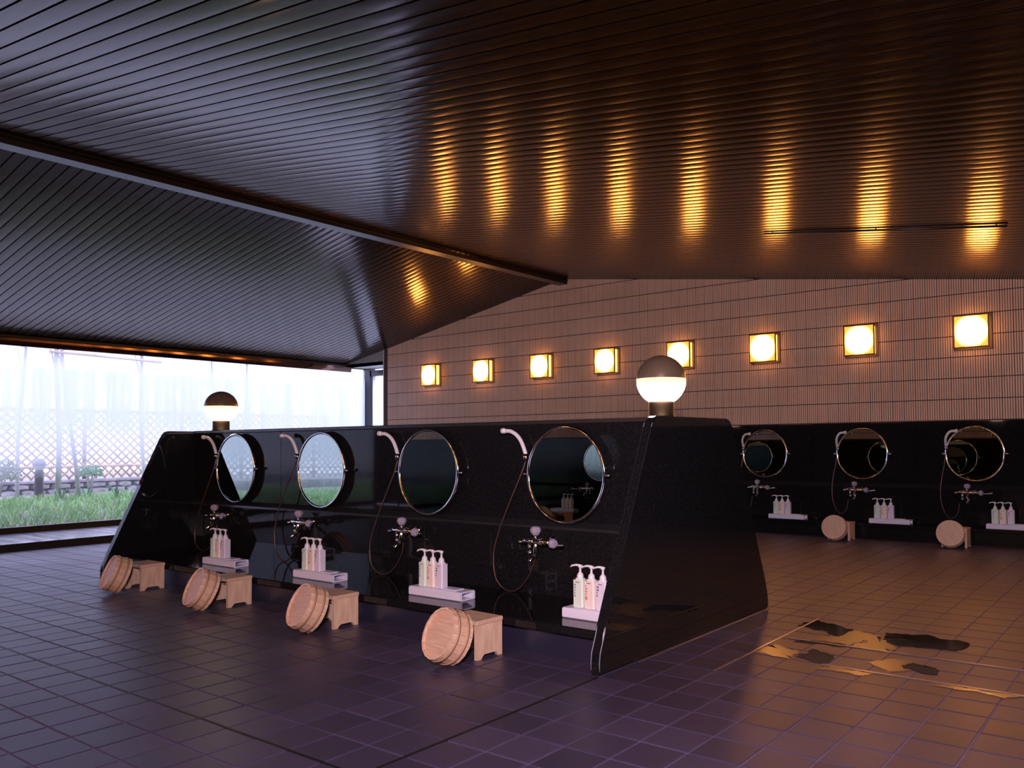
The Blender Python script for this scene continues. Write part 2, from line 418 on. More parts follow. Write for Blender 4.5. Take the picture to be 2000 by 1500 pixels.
# wall behind the camera
wall_front = link('wall_front', MB().prism([(XL-.1, 0), (XR+.1, 0), (XR+.1, zc(XR+.1)+.02), (RX, RZ+.02), (XL-.1, zc(XL-.1)+.02)], YF-.2, YF-.004, axis=1).mesh('wall_front', M_WGROUT), kind='structure')
mb = MB(); x = XL
while x < XR-.05:
    for z in zs:
        if z < max(zc(x), zc(x+TW)): rib_tile(mb, x, min(x+TW, XR), z, z+CH, YF-.004, zc, 1)
    x += TW
link('tile_field', mb.mesh('tile_field', M_WTILE), wall_front, kind='stuff')
dado(wall_front, -9.6, XR, YF-.002, 1, [-6.75+.57+SP*k for k in range(-3, 9)], DZ, .32)
part('granite_panel', lambda: MB().box(XL, -9.6, YF, YF+.045, 0, DZ), M_GRAN, wall_front)
# right wall, plain tile over granite
wall_right = link('wall_right', MB().box(XR, XR+.2, YF-.2, YB+.3, DZ, zc(XR)+.05).mesh('wall_right', M_WTILE), kind='structure')
part('granite_panel', lambda: MB().box(XR-.04, XR+.2, YF, YB, 0, DZ), M_GRAN, wall_right)

# ------------------------------------------------------------------ window wall
win = root('window_1')
ZH = zc(XL)
GL_Y1 = 9.72
part('pane', lambda: MB().box(XL-.035, XL-.029, YF, GL_Y1, .06, 2.40), M_GLASS, win)
part('pane', lambda: MB().box(XL, WX0-.001, GL_Y1-.035, GL_Y1-.03, .06, 2.30), M_GLASS, win)
part('bottom_rail', lambda: MB().box(XL-.08, XL+.03, YF, GL_Y1, -.02, .060, ch=.003), M_FRAME, win)
part('header', lambda: MB().prism([(XL-.08, 2.355), (XL-.014, 2.355), (XL-.0045, 2.386), (XL+.001, 2.417), (XL+.0035, 2.448), (XL+.003, ZH-.005), (XL-.08, ZH+.04)], YF, YB+.10, axis=1), M_HEAD, win, label='polished bronze header strip along the eave')
part('header_lip', lambda: MB().box(XL-.08, XL+.045, YF, YB+.02, ZH-.03, ZH-.002), M_FRAME, win)
part('corner_post', lambda: MB().box(XL-.08, XL+.10, GL_Y1-.10, GL_Y1+.03, -.02, ZH), M_FRAME, win)
part('head_rail', lambda: MB().box(XL-.08, WX0, GL_Y1-.08, GL_Y1+.02, 2.30, 2.40), M_FRAME, win)
part('soffit', lambda: MB().box(XL-.08, WX0, YB+.02, GL_Y1+.06, ZH-.05, ZH+.0), mat('pale_grey_soffit', (.42, .42, .36), .6), win, label='pale grey soffit board')
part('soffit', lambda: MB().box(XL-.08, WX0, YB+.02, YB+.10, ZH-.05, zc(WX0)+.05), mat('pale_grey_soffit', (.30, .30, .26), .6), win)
part('head_rail', lambda: MB().box(XL-.08, XL-.0, YB, GL_Y1+.03, 2.42, ZH), M_FRAME, win)
part('bottom_rail', lambda: MB().box(XL, WX0, GL_Y1-.08, GL_Y1+.02, -.02, .095), M_FRAME, win)

# bath along the window
bath = thing('bath', 'long sunken bath with black stone rim and still water below the window', 'bath')
part('rim', lambda: MB().box(-9.88, -9.70, YF+.05, GL_Y1-.75, -.3, .072, ch=.006), M_GRAND, bath)
part('basin', lambda: MB().box(XL+.03, -9.86, YF+.05, GL_Y1-.75, -.5, -.45), M_GRAND, bath)
part('water', lambda: MB().box(XL+.03, -9.875, YF+.05, GL_Y1-.75, -.30, -.012), M_WATER, bath)

# ------------------------------------------------------------------ wash island
IY = 3.975
isl = thing('washing_island', 'black polished granite washing island with slanted trapezoid end panels', 'wash station')
fy, by = 3.043, 4.907
def endp(x0, x1):
    z1 = 1.188
    half = [(3.045, 0), (3.043, .055), (3.05, .10), (3.10, .215), (3.11, .235)]
    top = [(3.515, 1.13), (3.525, 1.155), (3.545, 1.178), (3.575, z1)]
    pr_ = half+top
    full = pr_+[(2*IY-a, b) for a, b in reversed(pr_)]
    bm = bmesh.new()
    a = [bm.verts.new((x0, p, q)) for p, q in full]; b = [bm.verts.new((x1, p, q)) for p, q in full]
    n = len(full)
    fa = bm.faces.new(a[::-1]); fb = bm.faces.new(b)
    for i in range(n): bm.faces.new([a[i], a[(i+1) % n], b[(i+1) % n], b[i]])
    ed = [e for e in bm.edges if abs(e.verts[0].co.x-e.verts[1].co.x) < 1e-6]
    bmesh.ops.bevel(bm, geom=ed, offset=.009, segments=2, affect='EDGES')
    return MB().bm(bm)
part('end_panel', lambda: endp(ISL_X1-.055, ISL_X1), M_GRAN, isl)
part('end_panel', lambda: endp(ISL_X0, ISL_X0+.055), M_GRAN, isl)
M_EDGE_HL = mat('painted_edge_highlight', (.20, .17, .24), .35)  # pale strip painted along the panel edges in place of a highlight
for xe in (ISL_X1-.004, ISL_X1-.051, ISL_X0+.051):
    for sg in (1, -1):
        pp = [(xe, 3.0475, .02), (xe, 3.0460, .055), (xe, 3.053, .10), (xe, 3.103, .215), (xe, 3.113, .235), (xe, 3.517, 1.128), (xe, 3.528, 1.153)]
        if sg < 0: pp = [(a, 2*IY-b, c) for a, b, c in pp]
        part('edge_highlight', lambda: MB().tube(pp, .0028, 6), M_EDGE_HL, isl, label='pale painted highlight along the edge')
IM = [-6.294+1.1393*k for k in range(4)]
ix0, ix1 = ISL_X0+.056, ISL_X1-.056
seamsI = [m+.57 for m in IM[:3]]
xs = [ix0]+seamsI+[ix1]
for sgn in (-1, 1):
    Y = lambda d: IY+sgn*d
    for a, b in zip(xs[:-1], xs[1:]):
        part('granite_panel', lambda: MB().box(a+.0012, b-.0012, *sorted((Y(.14), Y(.18))), .598, 1.165, ch=.0015), M_GRAN, isl)
        m_ = (a+b)/2
        for c, d in ((a, m_-.02), (m_-.02, b)):
            part('granite_panel', lambda: MB().box(c+.0012, d-.0012, *sorted((Y(.19), Y(.235))), .16, .555, ch=.0015), M_GRAN, isl)
    part('ledge', lambda: MB().prism([(Y(.12), .555), (Y(.24), .555), (Y(.235), .570), (Y(.18), .598), (Y(.12), .598)], ix0, ix1), M_GRAND, isl)
    part('counter', lambda: MB().box(ix0, ix1, *sorted((Y(.2), Y(.825))), .128, .172, ch=.006), M_GRAN, isl)
    part('kick_panel', lambda: MB().box(ix0, ix1, *sorted((Y(.2), Y(.775))), .0, .13), M_KICK_SHEEN, isl)
part('top_slab', lambda: MB().box(ix0, ix1, IY-.19, IY+.19, 1.165, 1.190, ch=.004), M_GRAND, isl)
part('core', lambda: MB().box(ix0, ix1, IY-.14, IY+.14, .1, 1.165), M_GRAND, isl)

# ------------------------------------------------------------------ fittings
def mirror(x, y, z, rz, label, group, tilt=.01):
    t = thing('round_mirror', label, 'mirror', (x, y, z), rz, group)     # faces -Y when rz=0
    t.rotation_euler = (-tilt, 0, rz)
    R = .287
    FX = Matrix.Rotation(PI/2, 4, 'X')
    part('rim', lambda: MB().lathe([(R-.012+.011*math.cos(a), .011*math.sin(a)) for a in [2*PI*k/10 for k in range(10)]], 64, FX, closed=True), M_CHROME, t, 'mrim')
    part('mirror_glass', lambda: MB().lathe([(1e-4, .004), (R-.014, .004), (R-.014, -.004), (1e-4, -.004)], 64, FX, sm=False), M_MIRROR, t, 'mglass')
    part('backing', lambda: MB().lathe([(1e-4, -.005), (R-.02, -.005), (R-.03, -.012), (1e-4, -.012)], 48, FX, sm=False), M_DARKBACK, t, 'mback')
    for s in (-1, 1):
        part('pivot_knob', lambda: MB().tube([(s*(R-.012), 0, 0), (s*(R+.016), 0, 0)], [.007, .009], 10).ball((s*(R+.018), 0, 0), .012, 12, 8).tube([(s*(R+.008), .004, 0), (s*(R+.008), .034, 0)], .006, 8), M_CHROME, t, 'mknob%d' % s)
    return t
def shower(x, y, rz, label, group, hx=0, flip=1):
    """hook at local origin height .975 on the wall face (y+ is the wall)"""
    t = thing('hand_shower', label, 'shower', (x, y, 0), rz, group)
    if flip > 0:
        hp = [(-.135, -.060, 1.130), (-.105, -.055, 1.128), (-.065, -.05, 1.108), (-.035, -.045, 1.075), (-.014, -.040, 1.03), (0, -.036, .985)]
    else:
        hp = [(.10, -.125, 1.145), (.06, -.12, 1.14), (.03, -.11, 1.11), (.008, -.09, 1.07), (0, -.06, 1.02), (0, -.036, .98)]
    part('handle', lambda: MB().tube(smooth_path(hp, 5), .0125, 10), M_WHITEP, t, 'shh%d' % flip)
    e = Vector(hp[0]); d = (e-Vector(hp[1])).normalized()
    part('spray_head', lambda: MB().tube([e, e+d*.015, e+d*.03], [.013, .017, .018], 12), M_WHITEP, t, 'shs%d' % flip)
    part('hook', lambda: MB().tube([(0, 0, .965), (0, -.036, .965)], .009, 10).tube([(0, -.036, .952), (0, -.036, .992)], [.016, .018], 12).tube([(0, 0, .965), (0, -.005, .965)], .022, 16), M_CHROME, t, 'shk%d' % flip)
    if flip > 0:
        hs = [(0, -.036, .95), (-.03, -.05, .86), (-.10, -.07, .70), (-.18, -.08, .52), (-.215, -.09, .38), (-.19, -.10, .25), (-.12, -.10, .185), (-.03, -.10, .185), (.05, -.10, .25), (.105, -.10, .34), (.125, -.10, .405)]
    else:
        hs = [(0, -.036, .95), (-.02, -.05, .80), (-.05, -.08, .60), (-.05, -.09, .42), (.0, -.10, .28), (.06, -.10, .25), (.11, -.10, .30), (.13, -.10, .405)]
    hs = [Vector(p)+Vector((hx*math.sin(i*.9), 0, 0)) if 0 < i < len(hs)-1 else Vector(p) for i, p in enumerate(hs)]
    part('hose', lambda: MB().tube(smooth_path(hs, 6), .005, 8), M_HOSE, t)
    return t
def tap(x, y, z, rz, label, group):
    """mixer tap; wall at local +y, body centre at local (0,-.07,0)"""
    t = thing('mixer_tap', label, 'tap', (x, y, z), rz, group)
    b = -.075
    part('body', lambda: MB().tube([(-.105, b, .0), (-.085, b, 0), (.06, b, 0), (.085, b, 0)], [.015, .019, .019, .016], 14)
         .tube([(-.07, 0, 0), (-.07, b, 0)], .012, 10).tube([(.05, 0, 0), (.05, b, 0)], .012, 10)
         .tube([(-.07, 0, 0), (-.07, -.008, 0)], .026, 16).tube([(.05, 0, 0), (.05, -.008, 0)], .026, 16)
         .ball((-.045, b, 0), .024, 14, 8, .9, 1, 1).ball((.035, b, 0), .024, 14, 8), M_CHROME, t, 'tbody')
    part('diverter_knob', lambda: MB().lathe([(1e-4, .0), (.018, .004), (.030, .020), (.033, .034), (.026, .050), (.010, .056), (1e-4, .056)], 8, Matrix.Translation((-.02, b, .032)), sm=False), M_KNOB, t, 'tknob')
    part('knob_stem', lambda: MB().tube([(-.02, b, .012), (-.02, b, .036)], .010, 10), M_CHROME, t, 'tstem')
    part('temperature_knob', lambda: MB().lathe([(1e-4, .0), (.016, .003), (.027, .014), (.029, .028), (.022, .042), (1e-4, .044)], 8, Matrix.Translation((.085, b, -.004)) @ Matrix.Rotation(PI/2, 4, 'Y') @ Matrix.Rotation(.2, 4, 'X'), sm=False), M_KNOB, t, 'tknob2')
    part('end_handle', lambda: MB().ball((-.125, b-.01, -.006), .014, 12, 8).tube([(-.105, b, 0), (-.122, b-.008, -.004)], .009, 8), M_CHROME, t, 'tend')
    part('spout', lambda: MB().tube(smooth_path([(-.015, b, -.01), (-.015, b-.01, -.045), (0, b-.03, -.075), (0, b-.055, -.085), (-.008, b-.07, -.105)], 4), [.012]*16+[.012], 10), M_CHROME, t, 'tspout')
    part('shower_outlet', lambda: MB().tube([(-.065, b, -.012), (-.065, b, -.055)], .010, 10).tube([(-.065, b, -.055), (-.065, b+.01, -.085)], .012, 10), M_CHROME, t, 'tout')
    part('lever', lambda: MB().tube(smooth_path([(.12, b, -.004), (.15, b-.02, -.01), (.19, b-.045, -.006), (.225, b-.06, .0)], 3), [.007]*3+[.006]*3+[.0085]*4, 8).ball((.20, b-.05, -.004), .012, 10, 8), M_CHROME, t, 'tlever')
    return t
def bottle(x, y, z, rz, k, label, group):
    t = thing('pump_bottle', label, 'bottle', (x, y, z), rz, group)
    w, d, h = .031, .027, .145
    def body():
        bm = bmesh.new(); bmesh.ops.create_cube(bm, size=1)
        for v in bm.verts: v.co = Vector((v.co.x*2*w, v.co.y*2*d, h/2+v.co.z*h))
        ed = [e for e in bm.edges if abs(e.verts[0].co.z-e.verts[1].co.z) > .01]
        bmesh.ops.bevel(bm, geom=ed, offset=.010, segments=3, affect='EDGES')
        tf = [e for e in bm.edges if min(e.verts[0].co.z, e.verts[1].co.z) > h-1e-4]
        bmesh.ops.bevel(bm, geom=tf, offset=.008, segments=2, affect='EDGES')
        return MB().bm(bm)
    part('bottle_body', body, M_LIQ[k], t, 'bb%d' % k)
    part('pump_collar', lambda: MB().lathe([(.017, h), (.0175, h+.012), (.014, h+.022), (.006, h+.03), (.005, h+.055), (1e-4, h+.055)], 16), M_WHITEP, t, 'bc')
    part('pump_head', lambda: MB().tube([(0, 0, h+.052), (0, 0, h+.066)], [.010, .0125], 12).tube([(0, 0, h+.062), (-.022, -.006, h+.065), (-.045, -.012, h+.060), (-.050, -.013, h+.053)], [.007, .0055, .0045, .004], 8), M_WHITEP, t, 'bh')
    def pr_():
        m = MB(); rnd = random.Random(k)
        for r in range(5 if k != 2 else 4):
            wd = rnd.uniform(.004, .009); zz = .118-r*.014
            m.box(-.020, -.020+wd*1.5, -d-.0006, -d+.001, zz-.009, zz)
        if k == 1: m.box(-.021, -.007, -d-.0006, -d+.001, .045, .058)
        return m
    part('printed_label', pr_, M_PRINT[k], t, 'bp%d' % k)
    part('printed_label', lambda: MB().box(-.012, .012, -d-.0006, -d+.001, .125, .1295), M_PRINT[2], t, 'bq')
    return t
def shelf_box(x, y, z, rz, label, group):
    t = thing('resin_shelf', label, 'shelf', (x, y, z), rz, group)          # x: left end, length .42
    def f():
        o_ = [(-.055, 0), (-.06, .005), (-.06, .042), (-.053, .05), (.053, .05), (.06, .042), (.06, .005), (.055, 0)]
        i_ = [(a*.72, .008+b*.68) for a, b in o_]
        m = MB(); n = len(o_); L = .42
        vs = [(0, a, b) for a, b in o_]+[(L, a, b) for a, b in o_]+[(0, a, b) for a, b in i_]+[(L, a, b) for a, b in i_]
        fs = []
        for k in range(n):
            l = (k+1) % n
            fs += [(k, n+k, n+l, l), (2*n+k, 2*n+l, 3*n+l, 3*n+k), (k, l, 2*n+l, 2*n+k), (n+k, 3*n+k, 3*n+l, n+l)]
        return m.add(vs, fs)
    part('tube_body', f, M_BOX, t, 'sbox')
    part('raised_plate', lambda: MB().box(.25, .36, -.035, .035, .05, .056, ch=.002), M_BOX, t, 'splate')
    return t
def stool(x, y, rz, label, group):
    """origin at floor under the near right corner; extends to -x and +y"""
    t = thing('wooden_stool', label, 'stool', (x, y, 0), rz, group)
    Wd, D, Hh = .235, .172, .19
    part('seat', lambda: MB().box(-Wd-.004, .004, -.004, D+.004, Hh-.022, Hh, ch=.003), M_WOOD2, t, 'sseat')
    def side(xa, xb):
        b = [(0, 0), (.028, 0), (.036, .012), (.05, .022), (D-.05, .022), (D-.036, .012), (D-.028, 0), (D, 0), (D, Hh-.022), (0, Hh-.022)]
        return MB().prism(b, xa, xb)
    part('side_panel', lambda: side(-.020, 0), M_WOOD, t, 'sside1')
    part('side_panel', lambda: side(-Wd, -Wd+.020), M_WOOD, t, 'sside2')
    part('rail', lambda: MB().box(-Wd+.02, -.02, D/2-.009, D/2+.009, Hh-.06, Hh-.022), M_WOOD, t, 'srail')
    return t
NS = 18
def bucket(loc, nrm, spin, label, group):
    """origin at the centre of the floor contact; nrm: direction the mouth faces"""
    nrm = Vector(nrm).normalized(); R, D = .130, .108
    q = nrm.to_track_quat('Z', 'Y') @ Matrix.Rotation(spin, 4, 'Z').to_quaternion()
    t = thing('wooden_bucket', label, 'bucket', (0, 0, 0), 0, group)
    t.rotation_mode = 'QUATERNION'; t.rotation_quaternion = q
    rb = .120
    zmin = min((q @ Vector((R*math.cos(a), R*math.sin(a), 0))).z for a in [k*PI/36 for k in range(72)])
    t.location = (loc[0], loc[1], -zmin+.001)
    def stave():
        a0, a1 = -PI/NS*.97, PI/NS*.97; vs = []
        for a in (a0, a1):
            for r, z in ((R-.012, 0), (R, 0), (rb+.004, D), (rb-.006, D)): vs.append((r*math.cos(a), r*math.sin(a), z))
        return MB().add(vs, [(0, 1, 2, 3), (7, 6, 5, 4), (1, 5, 6, 2), (0, 3, 7, 4), (3, 2, 6, 7), (0, 4, 5, 1)])
    for k in range(NS):
        o = part('stave', stave, M_WOOD, t, 'stave'); o.rotation_euler = (0, 0, 2*PI*k/NS)
    part('base', lambda: MB().lathe([(1e-4, D-.026), (rb-.001, D-.026), (rb-.001, D-.012), (1e-4, D-.012)], 36, sm=False), M_WOOD2, t, 'bbase')
    for z in (.028, .080):
        rr = R+(rb+.004-R)*z/D
        part('hoop', lambda: MB().lathe([(rr-.003, z-.006), (rr+.0035, z-.006), (rr+.0038, z+.006), (rr-.003, z+.006)], 48, closed=True), M_HOOP, t, 'hoop%d' % int(z*1000))
    return t

order = [o_+' from the island right end' for o_ in ('first', 'second', 'third', 'fourth')]
NB = Vector((-.184, -.904, .386))
for k in range(4):
    m = IM[3-k]; w = order[k]
    mirror(m, IY-.222, .872, 0, ['large round chrome mirror showing a bright circle and bottles, ', 'round chrome mirror filled with dark reflection, ', 'round chrome mirror full of bright garden light, ', 'round chrome mirror cut diagonally by reflected light, '][k]+w, 'mirrors on the island front')
    shower(m-.30, IY-.181, 0, 'white curved hand shower with thin dark hose, '+w, 'hand showers on the island front', hx=[0, .012, -.015, .02][k])
    tap(m-.13+[0, -.005, .005, -.01][k], IY-.236, .488, 0, 'chrome mixer tap with clear knobs, '+w, 'taps on the island front')
    bx = m+.32
    CURRENT = shelf_box(bx, 3.36, .173, 0, 'hollow white resin shelf block under pump bottles, '+w, 'resin shelf blocks on the island counter')
    if k == 0: CURRENT.scale = (.80, 1, 1)
    for j in range(3):
        bottle(bx+.072+j*.070, 3.36, .224, 0, j, '%s pump bottle, %s of three, %s' % (['pale green-tinted', 'white red-printed', 'white purple-printed'][j], ['left', 'middle', 'right'][j], w.replace(' from', ' shelf block from')), 'pump bottles on the island front')
    sx, sy = [(-2.791, 2.927), (-3.94, 2.957), (-5.04, 2.958), (-6.168, 2.943)][k]
    wb = w
    stool(sx, sy, math.radians([-3, 0, 2, 1][k]), 'small pale wooden bath stool behind its bucket, '+wb, 'bath stools along the island')
    bx, by_ = [(-2.868, 2.86), (-4.020, 2.90), (-5.115, 2.885), (-6.24, 2.87)][k]
    bucket((bx+.03, by_-.03), NB+Vector((0, .02*(k % 2), .03*(k % 3))), .2*k, 'pale wooden bath bucket tipped against a stool, '+wb, 'wooden buckets along the island')

# far wall units: the three in view and one hidden behind the island end
wl = {5: 'just right of the island end', 6: 'middle unit of the far wall', 7: 'rightmost unit of the far wall'}
for i in (5, 6, 7):
    m = WM[i]; w = wl[i]
    mirror(m, YB-.078, .911, 0, 'round chrome mirror on black granite, '+w, 'mirrors on the far wall')
    shower(m-.27, YB-.044, 0, 'white hand shower curving right, '+w, 'hand showers on the far wall', flip=-1)
    tap(m-.04, YB-.10, .52, 0, 'chrome mixer tap below a mirror, '+w, 'taps on the far wall')
    shelf_box(m+.13, YB-.245, .173, 0, 'lavender white resin shelf block, '+w, 'resin shelf blocks on the far wall')
    for j in range(3):
        bottle(m+.13+.075+j*.070, YB-.245, .224, 0, j, '%s pump bottle, %s of three, %s' % (['pale green-tinted', 'white red-printed', 'white purple-printed'][j], ['left', 'middle', 'right'][j], w), 'pump bottles on the far wall')
for i in (6, 7):
    m = WM[i]; w = 'left of the two on the far wall' if i == 6 else 'right of the two on the far wall'
    stool(m+.00, 8.655, 0, 'small wooden stool behind an upright bucket, '+w, 'bath stools at the far wall')
    bucket((m-.135, 8.62), (.10, -.93, .22), .3*i, 'orange-lit wooden bucket facing out, '+w, 'wooden buckets at the far wall')
o_list = ['first', 'second', 'third', 'fourth']
# island far side, seen reflected in the far wall mirrors
for k in range(4):
    m = IM[3-k]; w = o_list[k]+' from its right end'
    mirror(m, IY+.222, .872, PI, 'round mirror on the hidden back of the island, '+w, 'mirrors on the island back')
    tap(m+.13, IY+.236, .488, PI, 'chrome tap on the hidden back of the island, '+w, 'taps on the island back')

# wall behind the camera: what the island mirrors show
BMX = -6.75
mirror(BMX, YF+.12, .911, PI, 'round mirror behind the camera, seen as a bright circle in the nearest mirror', 'mirrors behind the camera')
tap(-6.95, YF+.10, .52, PI, 'chrome mixer tap on the wall behind the camera', 'taps behind the camera')
shelf_box(-7.08, YF+.25, .173, PI, 'resin shelf block behind the camera, reflected low in the nearest mirror', 'resin shelf blocks behind the camera')
for j in range(3):
    bottle(-7.16-j*.070, YF+.25, .224, PI, j, '%s pump bottle behind the camera, %s of three in the nearest mirror' % (['pale green-tinted', 'white red-printed', 'white purple-printed'][j], ['right', 'middle', 'left'][j]), 'pump bottles behind the camera')
stool(-7.28, YF+.54, PI, 'wooden stool behind the camera, reflected low in the nearest mirror', 'bath stools behind the camera')
bucket((-7.36, YF+.62), (.1, .90, .35), 0, 'wooden bucket behind the camera, reflected low in the nearest mirror', 'wooden buckets behind the camera')

# ------------------------------------------------------------------ lamps
def globe(x, y, label):
    t = thing('globe_lamp', label, 'lamp', (x, y, 1.190), 0, 'globe lamps on the island')
    R, zc_ = .140, .212
    arc = lambda a0, a1, n, r=R: [(max(1e-4, r*math.sin(math.radians(a0+(a1-a0)*k/n))), zc_+r*math.cos(math.radians(a0+(a1-a0)*k/n))) for k in range(n+1)]
    part('collar', lambda: MB().lathe([(1e-4, 0), (.078, 0), (.078, .01), (.071, .014), (.071, .092), (.066, .098), (1e-4, .098)], 32), M_COLLAR, t, 'gcol')
    part('globe_cap', lambda: MB().lathe(arc(0, 87, 14, R+.001), 40), M_CAP, t, 'gcap')
    part('globe_band', lambda: MB().lathe(arc(87, 98, 3), 40), M_GLOBER, t, 'gband')
    part('globe_glass', lambda: MB().lathe(arc(98, 150, 10), 40), M_GLOBE, t, 'gglass')
    return t
globe(-2.36, IY, 'globe lamp with dark cap and glowing lower half at the right end of the island')
globe(-6.90, IY, 'globe lamp with dark cap and glowing lower half at the left end of the island')
names_ = ['farthest left, by the window', 'second from the left', 'third from the left', 'fourth from the left', 'fifth from the left, behind the globe', 'third from the right edge of the photo', 'second from the right edge of the photo', 'nearest, at the right edge of the photo']
for i, x in enumerate(WM):
    if i < 8: l = 'square glowing wall lamp in a bronze frame, '+names_[i]
    else: l = 'square wall lamp outside the photo, %s to the right of the last visible one' % ['first', 'second', 'third', 'fourth'][i-8]
    t = thing('wall_lamp', l, 'lamp', (x, YB-.002, 2.168), 0, 'square lamps on the ribbed tile wall')
    part('backplate', lambda: MB().box(-.185, .185, -.016, 0, -.185, .185, ch=.003), M_LAMPFR, t, 'wlb')
    part('lamp_box', lambda: MB().box(-.152, .152, -.093, -.016, -.152, .152), M_LAMPS, t, 'wls')
    part('lamp_front', lambda: MB().box(-.158, .158, -.104, -.093, -.158, .158), M_LAMPF, t, 'wlf')
    part('front_frame', lambda: MB().box(-.170, .170, -.108, -.094, .158, .170).box(-.170, .170, -.108, -.094, -.170, -.158).box(-.170, -.158, -.108, -.094, -.158, .158).box(.158, .170, -.108, -.094, -.158, .158), M_LAMPFR, t, 'wlr')

for i in range(8):  # unseen lamps added to throw more light on stools and far tiles
    x = BMX+.57+SP*(i-1)
    t = thing('wall_lamp', 'added fill lamp behind the camera, %s from the window side' % ['first', 'second', 'third', 'fourth', 'fifth', 'sixth', 'seventh', 'eighth'][i], 'lamp', (x, YF+.002, 2.168), PI, 'added fill lamps on the wall behind the camera')
    part('backplate', None, M_LAMPFR, t, 'wlb'); part('lamp_box', None, M_LAMPS, t, 'wls'); part('lamp_front', None, M_LAMPF, t, 'wlf'); part('front_frame', None, M_LAMPFR, t, 'wlr')

# ------------------------------------------------------------------ drain strips and puddles on the floor
def strip(x0, x1, y0, y1, label):
    o = link('drain_strip', MB().box(x0, x1, y0, y1, 0, .004, ch=.001).mesh('drain_strip', M_STEEL)); tag(o, label, 'drain strip', 'steel drain strips in the floor'); return o
strip(-1.40, XR-.1, 3.786, 3.800, 'long thin steel strip in the floor, the nearer of the two right of the island')
strip(-1.72, XR-.1, 4.196, 4.210, 'long thin steel strip in the floor, the farther of the two right of the island')
strip(-2.138, -2.126, 3.35, 4.90, 'thin steel strip along the foot of the island end panel')
strip(-1.772, -1.760, 3.42, 4.75, 'short thin steel strip parallel to the island end panel')
# ------------------------------------------------------------------ garden outside
gz = lambda x: min(.25, max(-.05, (-12.05-x)*.15))
mb = MB()
xs_ = [-12.0, -12.6, -13.3, -14.0, -14.6, -16.2, -30]
vs = []; ys_ = [-20+2*k for k in range(26)]
for x in xs_:
    for y in ys_: vs.append((x, y, gz(x)+.02*math.sin(y*2.1+x)))
n = len(ys_)
mb.add(vs, [(i*n+j, i*n+j+1, (i+1)*n+j+1, (i+1)*n+j) for i in range(len(xs_)-1) for j in range(n-1)], True)
def b_soil(nt, b):
    f = noise(nt, pos(nt), 7, 4); nt.links.new(ramp(nt, f, [(.3, (.16, .14, .11)), (.55, (.30, .28, .24)), (.75, (.14, .24, .09))]), b.inputs['Base Color'])
ground = link('garden_ground', mb.mesh('garden_ground', mat('garden_soil', (.25, .22, .18), .9, build=b_soil)), kind='structure')
def b_grass(nt, b):
    oi = noise(nt, pos(nt), 2.5, 3); nt.links.new(ramp(nt, oi, [(.3, (.20, .42, .12)), (.5, (.32, .60, .18)), (.7, (.42, .66, .30))]), b.inputs['Base Color'])
    b.inputs['Transmission Weight'].default_value = 0
M_GRASS = mat('grass_blade', (.3, .5, .15), .6, build=b_grass)
mb = MB()
for k in range(24000):
    x = -12.15-random.random()**1.1*2.0; y = random.uniform(-4.5, 10.5)
    d = (-12.15-x)/2.3
    h = random.uniform(.05, .12)+.03*d*random.random(); w = random.uniform(.006, .013); a = random.uniform(0, PI); z = gz(x)
    lx, ly = random.gauss(0, .45)*h, random.gauss(0, .45)*h
    dx, dy = w*math.cos(a), w*math.sin(a)
    mb.add([(x-dx, y-dy, z), (x+dx, y+dy, z), (x+dx*.6+lx*.5, y+dy*.6+ly*.5, z+h*.6), (x-dx*.6+lx*.5, y-dy*.6+ly*.5, z+h*.6), (x+lx, y+ly, z+h)], [(0, 1, 2, 3), (3, 2, 4)])
tag(link('garden_grass', mb.mesh('garden_grass', M_GRASS)), 'bright green grass growing on the bank outside the window', 'grass', kind='stuff')
# low stone retaining wall
sw = thing('stone_wall', 'low grey rubble stone wall below the bamboo fence outside', 'wall', (-16, 0, 0))
part('backing', lambda: MB().box(-.30, -.06, -7, 12, .1, .44), M_JOINT, sw)
M_STONE = mat('garden_stone', (.34, .31, .30), .9, build=lambda nt, b: nt.links.new(ramp(nt, noise(nt, pos(nt), 5, 4), [(.3, (.20, .18, .18)), (.6, (.42, .39, .37)), (.8, (.55, .50, .46))]), b.inputs['Base Color']))
rnd = random.Random(5); cnt = 0
for row, (z0, z1) in enumerate(((.22, .34), (.34, .44))):
    y = 3.2+.1*row if row < 9 else 0
    while y < 11:
        w = rnd.uniform(.16, .42); hh = (z1-z0)
        bm = bmesh.new(); bmesh.ops.create_icosphere(bm, subdivisions=1, radius=1)
        for v in bm.verts:
            f = lambda q: math.copysign(abs(q)**.6, q)
            v.co = Vector((f(v.co.x)*rnd.uniform(.09, .12), f(v.co.y)*w*.49, f(v.co.z)*hh*.53*rnd.uniform(.85, 1.1)))
        o = link('stone', MB().bm(bm).mesh('stone', M_STONE), sw, (0, y+w/2, (z0+z1)/2)); y += w
M_CAPST = M_STONE
part('coping', lambda: MB().box(-.28, .10, -7, 12, .44, .49, ch=.01), M_CAPST, sw)
